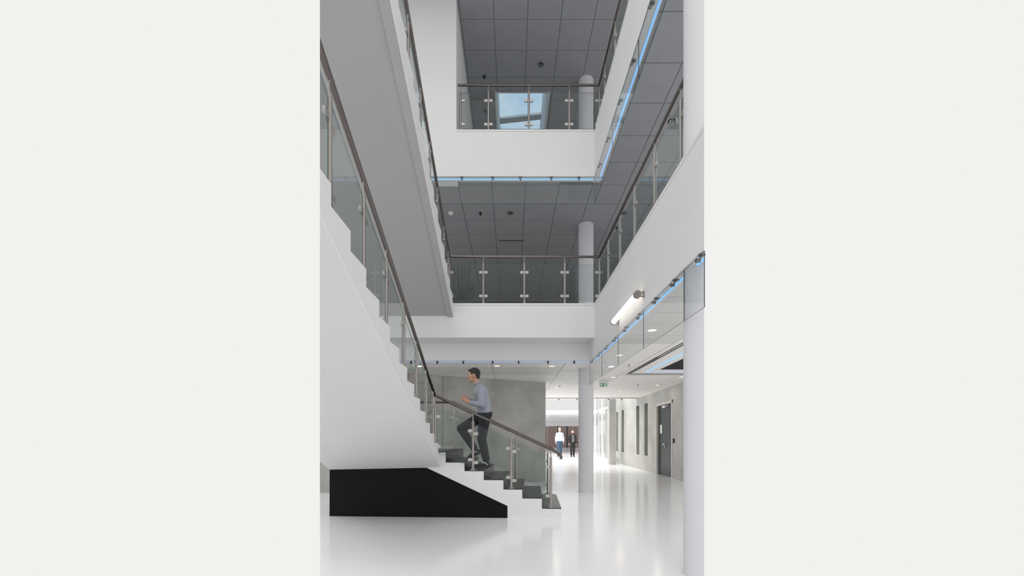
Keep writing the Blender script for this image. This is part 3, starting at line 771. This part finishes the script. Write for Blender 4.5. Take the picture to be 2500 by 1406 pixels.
M['black_cloth']=mat('black_cloth',(0.012,0.012,0.013),0.8,noise=0.2,nscale=12,bump=0.3,bscale=12)
M['scarf']=mat('grey_patterned_scarf',(0.16,0.16,0.17),0.85,noise=0.7,nscale=18)
M['shoe_black']=mat('black_shoe',(0.010,0.010,0.011),0.4)
M['shoe_white']=mat('white_shoe_trim',(0.75,0.75,0.76),0.5)
M['shoe_brown']=mat('brown_shoe',(0.10,0.065,0.045),0.5)
M['eye']=mat('eye_white',(0.75,0.73,0.70),0.2); M['iris']=mat('dark_iris',(0.03,0.018,0.012),0.15)

def ball(mb,c,rad,ax=None,nu=14,nv=9,mi=0):
    """ellipsoid with radii along the three axes ax"""
    c=Vector(c); ax=ax or (Vector((1,0,0)),Vector((0,1,0)),Vector((0,0,1)))
    if not isinstance(rad,(tuple,list)): rad=(rad,)*3
    vs=[c-ax[2]*rad[2]]; fs=[]
    for i in range(1,nv):
        t=-PI/2+PI*i/nv
        for j in range(nu):
            a=2*PI*j/nu
            vs.append(c+ax[0]*(rad[0]*math.cos(t)*math.cos(a))+ax[1]*(rad[1]*math.cos(t)*math.sin(a))+ax[2]*(rad[2]*math.sin(t)))
    vs.append(c+ax[2]*rad[2]); n=len(vs)-1
    for j in range(nu):
        k=(j+1)%nu; fs.append((0,1+k,1+j)); fs.append((n,n-nu+j,n-nu+k))
        for i in range(nv-2):
            a=1+i*nu; fs.append((a+j,a+k,a+nu+k,a+nu+j))
    return mb.add(vs,fs,mi)
def limb(mb,pts,rad,seg=14):
    """chain of tapered lengths with round joints"""
    P=[Vector(p) for p in pts]
    for p,r in zip(P,rad): ball(mb,p,r)
    for (p,r),(q,s) in zip(zip(P,rad),zip(P[1:],rad[1:])):
        if (q-p).length>1e-4: mb.tube([p,q],[r,s],seg)
    return mb
def remeshed(mb,name,m,parent,voxel,smooth=4):
    o=part(mb,name,m,parent)
    r=o.modifiers.new('remesh','REMESH'); r.mode='VOXEL'; r.voxel_size=voxel; r.use_smooth_shade=True
    s=o.modifiers.new('smooth','SMOOTH'); s.factor=0.5; s.iterations=smooth
    return o
def hand(mb,wr,d,thumb,curl,s=1.0,r=0.0085):
    """palm, four unequal bent fingers and a thumb leaving the side of the palm; d along the hand, thumb the side the thumb is on"""
    d=Vector(d).normalized(); th=Vector(thumb); th=(th-d*th.dot(d)).normalized(); nn=d.cross(th); 
    if curl<0: nn=-nn
    cu=abs(curl); wr=Vector(wr)
    for k,(o,Lp,L) in enumerate(((0.032,0.088,0.070),(0.011,0.092,0.080),(-0.010,0.087,0.074),(-0.030,0.078,0.058))):
        b0=wr+th*(o*0.55*s)+d*0.012*s; kn=wr+th*o*s+d*Lp*s
        limb(mb,[b0,kn],[0.0135*s,0.0125*s],10)
        a1=cu*0.8+0.12*k; a2=cu*1.9+0.15*k
        m1=kn+(d*math.cos(a1)+nn*math.sin(a1))*(L*0.52*s)
        tip=m1+(d*math.cos(a2)+nn*math.sin(a2))*(L*0.48*s)
        limb(mb,[kn,m1,tip],[r*1.05*s,r*s,r*0.85*s],10)
    b0=wr+d*0.025*s+th*0.022*s; b1=b0+(d*0.55+th*0.75+nn*0.30).normalized()*0.040*s; b2=b1+(d*0.90+th*0.25+nn*0.35).normalized()*0.034*s
    limb(mb,[b0,b1,b2],[0.014*s,0.0105*s,0.0085*s],10)
def head(mb,c,f,up,s=1.0):
    f=Vector(f).normalized(); up=Vector(up); up=(up-f*up.dot(f)).normalized(); sd=up.cross(f); ax=(f,sd,up); c=Vector(c)
    A=lambda a,b,u: c+(f*a+sd*b+up*u)*s
    ball(mb,A(-0.010,0,0.018),tuple(v*s for v in (0.098,0.077,0.103)),ax)
    ball(mb,A(0.030,0,-0.050),tuple(v*s for v in (0.060,0.055,0.062)),ax)
    ball(mb,A(0.068,0,-0.094),tuple(v*s for v in (0.024,0.026,0.020)),ax)
    limb(mb,[A(0.084,0,0.016),A(0.108,0,-0.022)],[0.010*s,0.0145*s],10)
    for b in (-0.011,0.011): ball(mb,A(0.098,b,-0.026),0.009*s)
    ball(mb,A(0.083,0,-0.053),tuple(v*s for v in (0.012,0.025,0.006)),ax); ball(mb,A(0.081,0,-0.065),tuple(v*s for v in (0.012,0.021,0.007)),ax)
    ball(mb,A(0.080,0,0.036),tuple(v*s for v in (0.014,0.048,0.010)),ax)
    for b in (-1,1):
        ball(mb,A(-0.008,b*0.080,-0.006),tuple(v*s for v in (0.022,0.010,0.033)),ax)
        ball(mb,A(0.058,b*0.042,-0.020),tuple(v*s for v in (0.024,0.022,0.024)),ax)
    return A,ax
def person(label,J,mats,voxel,sc=1.0,hair=(0.100,0.086,0.100),shoe_mark=False,jacket=False):
    """J holds every joint as a point; L/R pairs as lists"""
    base=Vector((J['pelvis'].x,J['pelvis'].y,J['ground']))
    t=thing('person',label,'person',tuple(base))
    b=MB()
    A,ax=head(b,J['head'],J['face'],J.get('up',(0,0,1)),sc)
    limb(b,[J['head']-ax[2]*0.05*sc-ax[0]*0.02*sc,J['neck']],[0.054*sc,0.060*sc])
    sd=(J['shoulder'][1]-J['shoulder'][0]).normalized()
    for q,r in ((J['chest'],0.105),(J['waist'],0.095),(J['pelvis'],0.10)):
        for k in (-0.075,0.0,0.075): ball(b,q+sd*k*sc,r*sc)
    limb(b,[J['neck'],J['chest'],J['waist'],J['pelvis']],[0.06*sc,0.11*sc,0.10*sc,0.11*sc])
    for i in (0,1):
        limb(b,[J['neck']-Vector((0,0,0.03*sc)),J['shoulder'][i],J['elbow'][i],J['wrist'][i]],[0.05*sc,0.054*sc,0.039*sc,0.027*sc])
        hand(b,J['wrist'][i],J['handdir'][i],J['thumb'][i],J['curl'][i],sc*0.98)
        limb(b,[J['pelvis'],J['hip'][i],J['knee'][i],J['ankle'][i]],[0.10*sc,0.088*sc,0.058*sc,0.040*sc])
    body=remeshed(b,'body',mats['skin'],t,voxel,2)
    # eyes
    for bb in (-1,1):
        e=MB(); ball(e,A(0.0715,bb*0.032,0.012),0.0118*sc)
        eo=part(e,'eye',M['eye'],t,smooth=True)
        e=MB(); ball(e,A(0.0788,bb*0.033,0.012),0.0062*sc); part(e,'iris',M['iris'],eo,smooth=True)
    # hair
    h=MB(); ball(h,A(-0.026,0,0.040),tuple(v*sc for v in hair),ax); ball(h,A(-0.060,0,-0.020),(0.052*sc,0.066*sc,0.055*sc),ax)
    for bb in (-1,1): ball(h,A(-0.004,bb*0.070,0.030),(0.024*sc,0.012*sc,0.030*sc),ax)
    ball(h,A(0.045,0,0.096),(0.040*sc,0.052*sc,0.022*sc),ax)
    remeshed(h,'hair',mats['hair'],t,max(voxel,0.007),1)
    # shirt: trunk and sleeves
    s_=MB()
    for q,r in ((J['chest'],0.125),(J['waist'],0.112)):
        for k in (-0.085,0.0,0.085): ball(s_,q+sd*k*sc,r*sc)
    hem=J['pelvis'].lerp(J['waist'],0.30 if not jacket else -0.35)
    for k in (-0.080,0.0,0.080): limb(s_,[J['chest']+sd*k*sc,J['waist']+sd*k*sc,hem+sd*k*sc],[0.118*sc,0.112*sc,0.116*sc])
    limb(s_,[J['neck']+(J['chest']-J['neck'])*0.10,J['chest']],[0.066*sc,0.12*sc])
    for i in (0,1):
        cuff=J['elbow'][i].lerp(J['wrist'][i],0.86)
        limb(s_,[J['neck']-Vector((0,0,0.035*sc)),J['shoulder'][i],J['elbow'][i],cuff],[0.062*sc,0.070*sc,0.056*sc,0.042*sc])
    so=remeshed(s_,'jacket' if jacket else 'shirt',mats['top'],t,max(voxel,0.009),4)
    col=MB(); col.tube([J['neck']+(J['head']-J['neck'])*0.12,J['neck']+(J['head']-J['neck'])*0.24],[0.072*sc,0.067*sc],20); part(col,'collar',mats['top'],so,smooth=True)
    # trousers
    p_=MB()
    for k in (-0.065,0.0,0.065): limb(p_,[J['pelvis']+sd*k*sc+(J['waist']-J['pelvis'])*0.25,J['pelvis']+sd*k*sc],[0.110*sc,0.122*sc])
    for i in (0,1):
        lo=J['knee'][i].lerp(J['ankle'][i],0.90)
        mid=J['knee'][i].lerp(J['ankle'][i],0.45)
        limb(p_,[J['pelvis'].lerp(J['hip'][i],0.7),J['hip'][i],J['knee'][i],mid,lo],[0.112*sc,0.106*sc,0.080*sc,0.072*sc,0.064*sc])
    remeshed(p_,'trousers',mats['legs'],t,max(voxel,0.009),4)
    # shoes
    for i in (0,1):
        a=J['ankle'][i]; d=Vector(J['toe'][i]).normalized(); dn=Vector(J.get('sole',[(0,0,-1)]*2)[i]); dn=(dn-d*dn.dot(d)).normalized()
        s=MB(); hl=a-d*0.035*sc+dn*0.055*sc; ta=a+d*0.165*sc+dn*0.062*sc
        limb(s,[hl,a+d*0.05*sc+dn*0.045*sc,a+d*0.12*sc+dn*0.055*sc,ta],[0.040*sc,0.043*sc,0.040*sc,0.030*sc]); limb(s,[a,a+dn*0.04*sc],[0.046*sc,0.045*sc])
        sh=remeshed(s,'shoe',mats['shoe'],t,max(voxel,0.008),3)
        sd2=dn.cross(d)
        q=[hl-d*0.040*sc-sd2*0.030*sc,hl-d*0.040*sc+sd2*0.030*sc,a+d*0.11*sc+dn*0.055*sc+sd2*0.043*sc,ta+d*0.028*sc+sd2*0.020*sc,ta+d*0.028*sc-sd2*0.020*sc,a+d*0.11*sc+dn*0.055*sc-sd2*0.043*sc]
        zb=0.098*sc
        q=[v-dn*((v-a).dot(dn))+dn*(zb-0.018*sc) for v in q]
        part(MB().prism(q,dn*0.018*sc),'sole',mats['shoe'],sh)
        if shoe_mark:
            for sg in (1,-1):
                w=MB(); pts=[]
                for k in range(9):
                    u=k/8; x=-0.030+0.125*u; y=0.066-0.050*math.sin(u*PI*0.75)+0.0*u; wd=0.010*math.sin(PI*min(1,u*0.9+0.1))+0.002
                    off=0.0455-0.010*abs(u-0.4)
                    pts.append((a+d*x*sc+dn*y*sc+sd2*sg*off*sc, wd*sc))
                w.v=[p-dn*r for p,r in pts]+[p+dn*r for p,r in pts]
                w.f=[(k,k+1,k+10,k+9) for k in range(8)]; w.m=[0]*8
                mk=part(w,'shoe_mark',M['shoe_white'],sh); sm=mk.modifiers.new('thick','SOLIDIFY'); sm.thickness=0.004; sm.offset=0
    return t

D0=6.86
g5=tops[4]
q=lambda x,y,d=0.0: at(x,y,D0+d)
J=dict(ground=g5,head=q(1156,917),face=(-1,-0.05,-0.12),neck=q(1167,940),chest=q(1173,957),waist=q(1181,984),pelvis=q(1184,1010),
 shoulder=[q(1174,950,-0.185),q(1170,950,0.185)],elbow=[q(1176,988,-0.235),q(1170,986,0.23)],wrist=[q(1146,982,-0.19),q(1143,977,0.17)],
 handdir=[(-1,0.15,0.55),(-1,-0.15,0.5)],thumb=[(0.3,0.25,1),(0.3,-0.25,1)],curl=[-0.35,0.35],
 hip=[q(1184,1014,-0.085),q(1183,1014,0.085)],knee=[q(1176,1070,-0.09),q(1126,1046,0.10)],ankle=[q(1188,1124,-0.09),q(1160,1098,0.10)],
 toe=[(-1,0,0.0),(-0.86,0,-0.50)],sole=[(0,0,-1),(-0.5,0,-0.86)])
J['ankle'][0].z=g5+0.0985; J['ankle'][0].x=at(1188,1124,D0-0.09).x
person('man in grey-blue shirt and dark trousers climbing the lower flight behind the railing',J,
       dict(skin=M['skin'],hair=M['hair_black'],top=M['shirt_blue'],legs=M['trousers_navy'],shoe=M['shoe_black']),0.0065,0.96,shoe_mark=True)

def walker(label,x,D,h,mats,lean=0.0,stride=0.22,bend=(0.10,0.10),jacket=False,handup=False,sc=1.0):
    k=h/1.78; V=lambda a,b,c: Vector((x+a*k,D+b*k,c*k))
    J=dict(ground=0.0,head=V(0,-0.03,1.655),face=(0.05,-1,-0.10),neck=V(0,0.0,1.50),chest=V(0,0,1.33),waist=V(0,0,1.10),pelvis=V(0,0.0,0.93),
      shoulder=[V(-0.165,0,1.405),V(0.165,0,1.405)],elbow=[V(-0.235,0.05,1.13),V(0.235,0.02,1.13)],wrist=[V(-0.235,-bend[0]+0.02,0.89),V(0.225,-bend[1]-0.05,0.91)],
      handdir=[(0.05,-0.25,-1),(-0.05,-0.25,-1)],thumb=[(0.3,-1,0),(-0.3,-1,0)],curl=[-0.3,0.3],
      hip=[V(-0.095,0,0.90),V(0.095,0,0.90)],knee=[V(-0.11,-stride*0.9,0.50),V(0.10,0.04,0.49)],ankle=[V(-0.10,-stride*0.6,0.0985),V(0.10,stride,0.0985)],
      toe=[(-0.12,-1,0),(0.12,-1,0)])
    if handup:
        J['elbow'][1]=V(0.25,-0.06,1.16); J['wrist'][1]=V(0.07,-0.19,1.26); J['handdir'][1]=(-0.8,-0.1,0.6); J['thumb'][1]=(0,-0.3,1); J['curl'][1]=-0.4
    return person(label,J,mats,0.012,k,jacket=jacket),V
walker('grey-haired man in a pale blue shirt and jeans walking in the far hall',2.975,26.0,1.82,
       dict(skin=M['skin_pale'],hair=M['hair_grey'],top=M['shirt_white'],legs=M['jeans'],shoe=M['shoe_brown']))
wm,V=walker('dark-haired man in a black jacket with a shoulder bag walking in the far hall',3.80,26.1,1.70,
       dict(skin=M['skin_pale'],hair=M['hair_brown'],top=M['black_cloth'],legs=M['black_cloth'],shoe=M['shoe_black']),jacket=True,stride=0.18)
sc_=MB(); limb(sc_,[V(-0.03,-0.135,1.40),V(-0.02,-0.150,1.20),V(-0.02,-0.145,1.00)],[0.045,0.05,0.055]); limb(sc_,[V(0.03,-0.135,1.40),V(0.05,-0.150,1.20),V(0.05,-0.145,1.02)],[0.04,0.045,0.05])
remeshed(sc_,'scarf',M['scarf'],wm,0.012,2)
bg_=thing('shoulder_bag','black shoulder bag hanging at the hip of the man in the black jacket','bag',tuple(V(0.20,-0.06,0.90)))
mbag=MB().tube([V(-0.12,-0.13,1.44),V(0.02,-0.175,1.30),V(0.14,-0.165,1.12),V(0.21,-0.13,1.00)],0.016,8)
part(mbag,'strap',M['darkmetal'],bg_,smooth=True)
part(MB().box(tuple(V(0.13,-0.20,0.84)),tuple(V(0.30,-0.12,1.03))),'bag_body',M['black_cloth'],bg_,bevel=0.02)
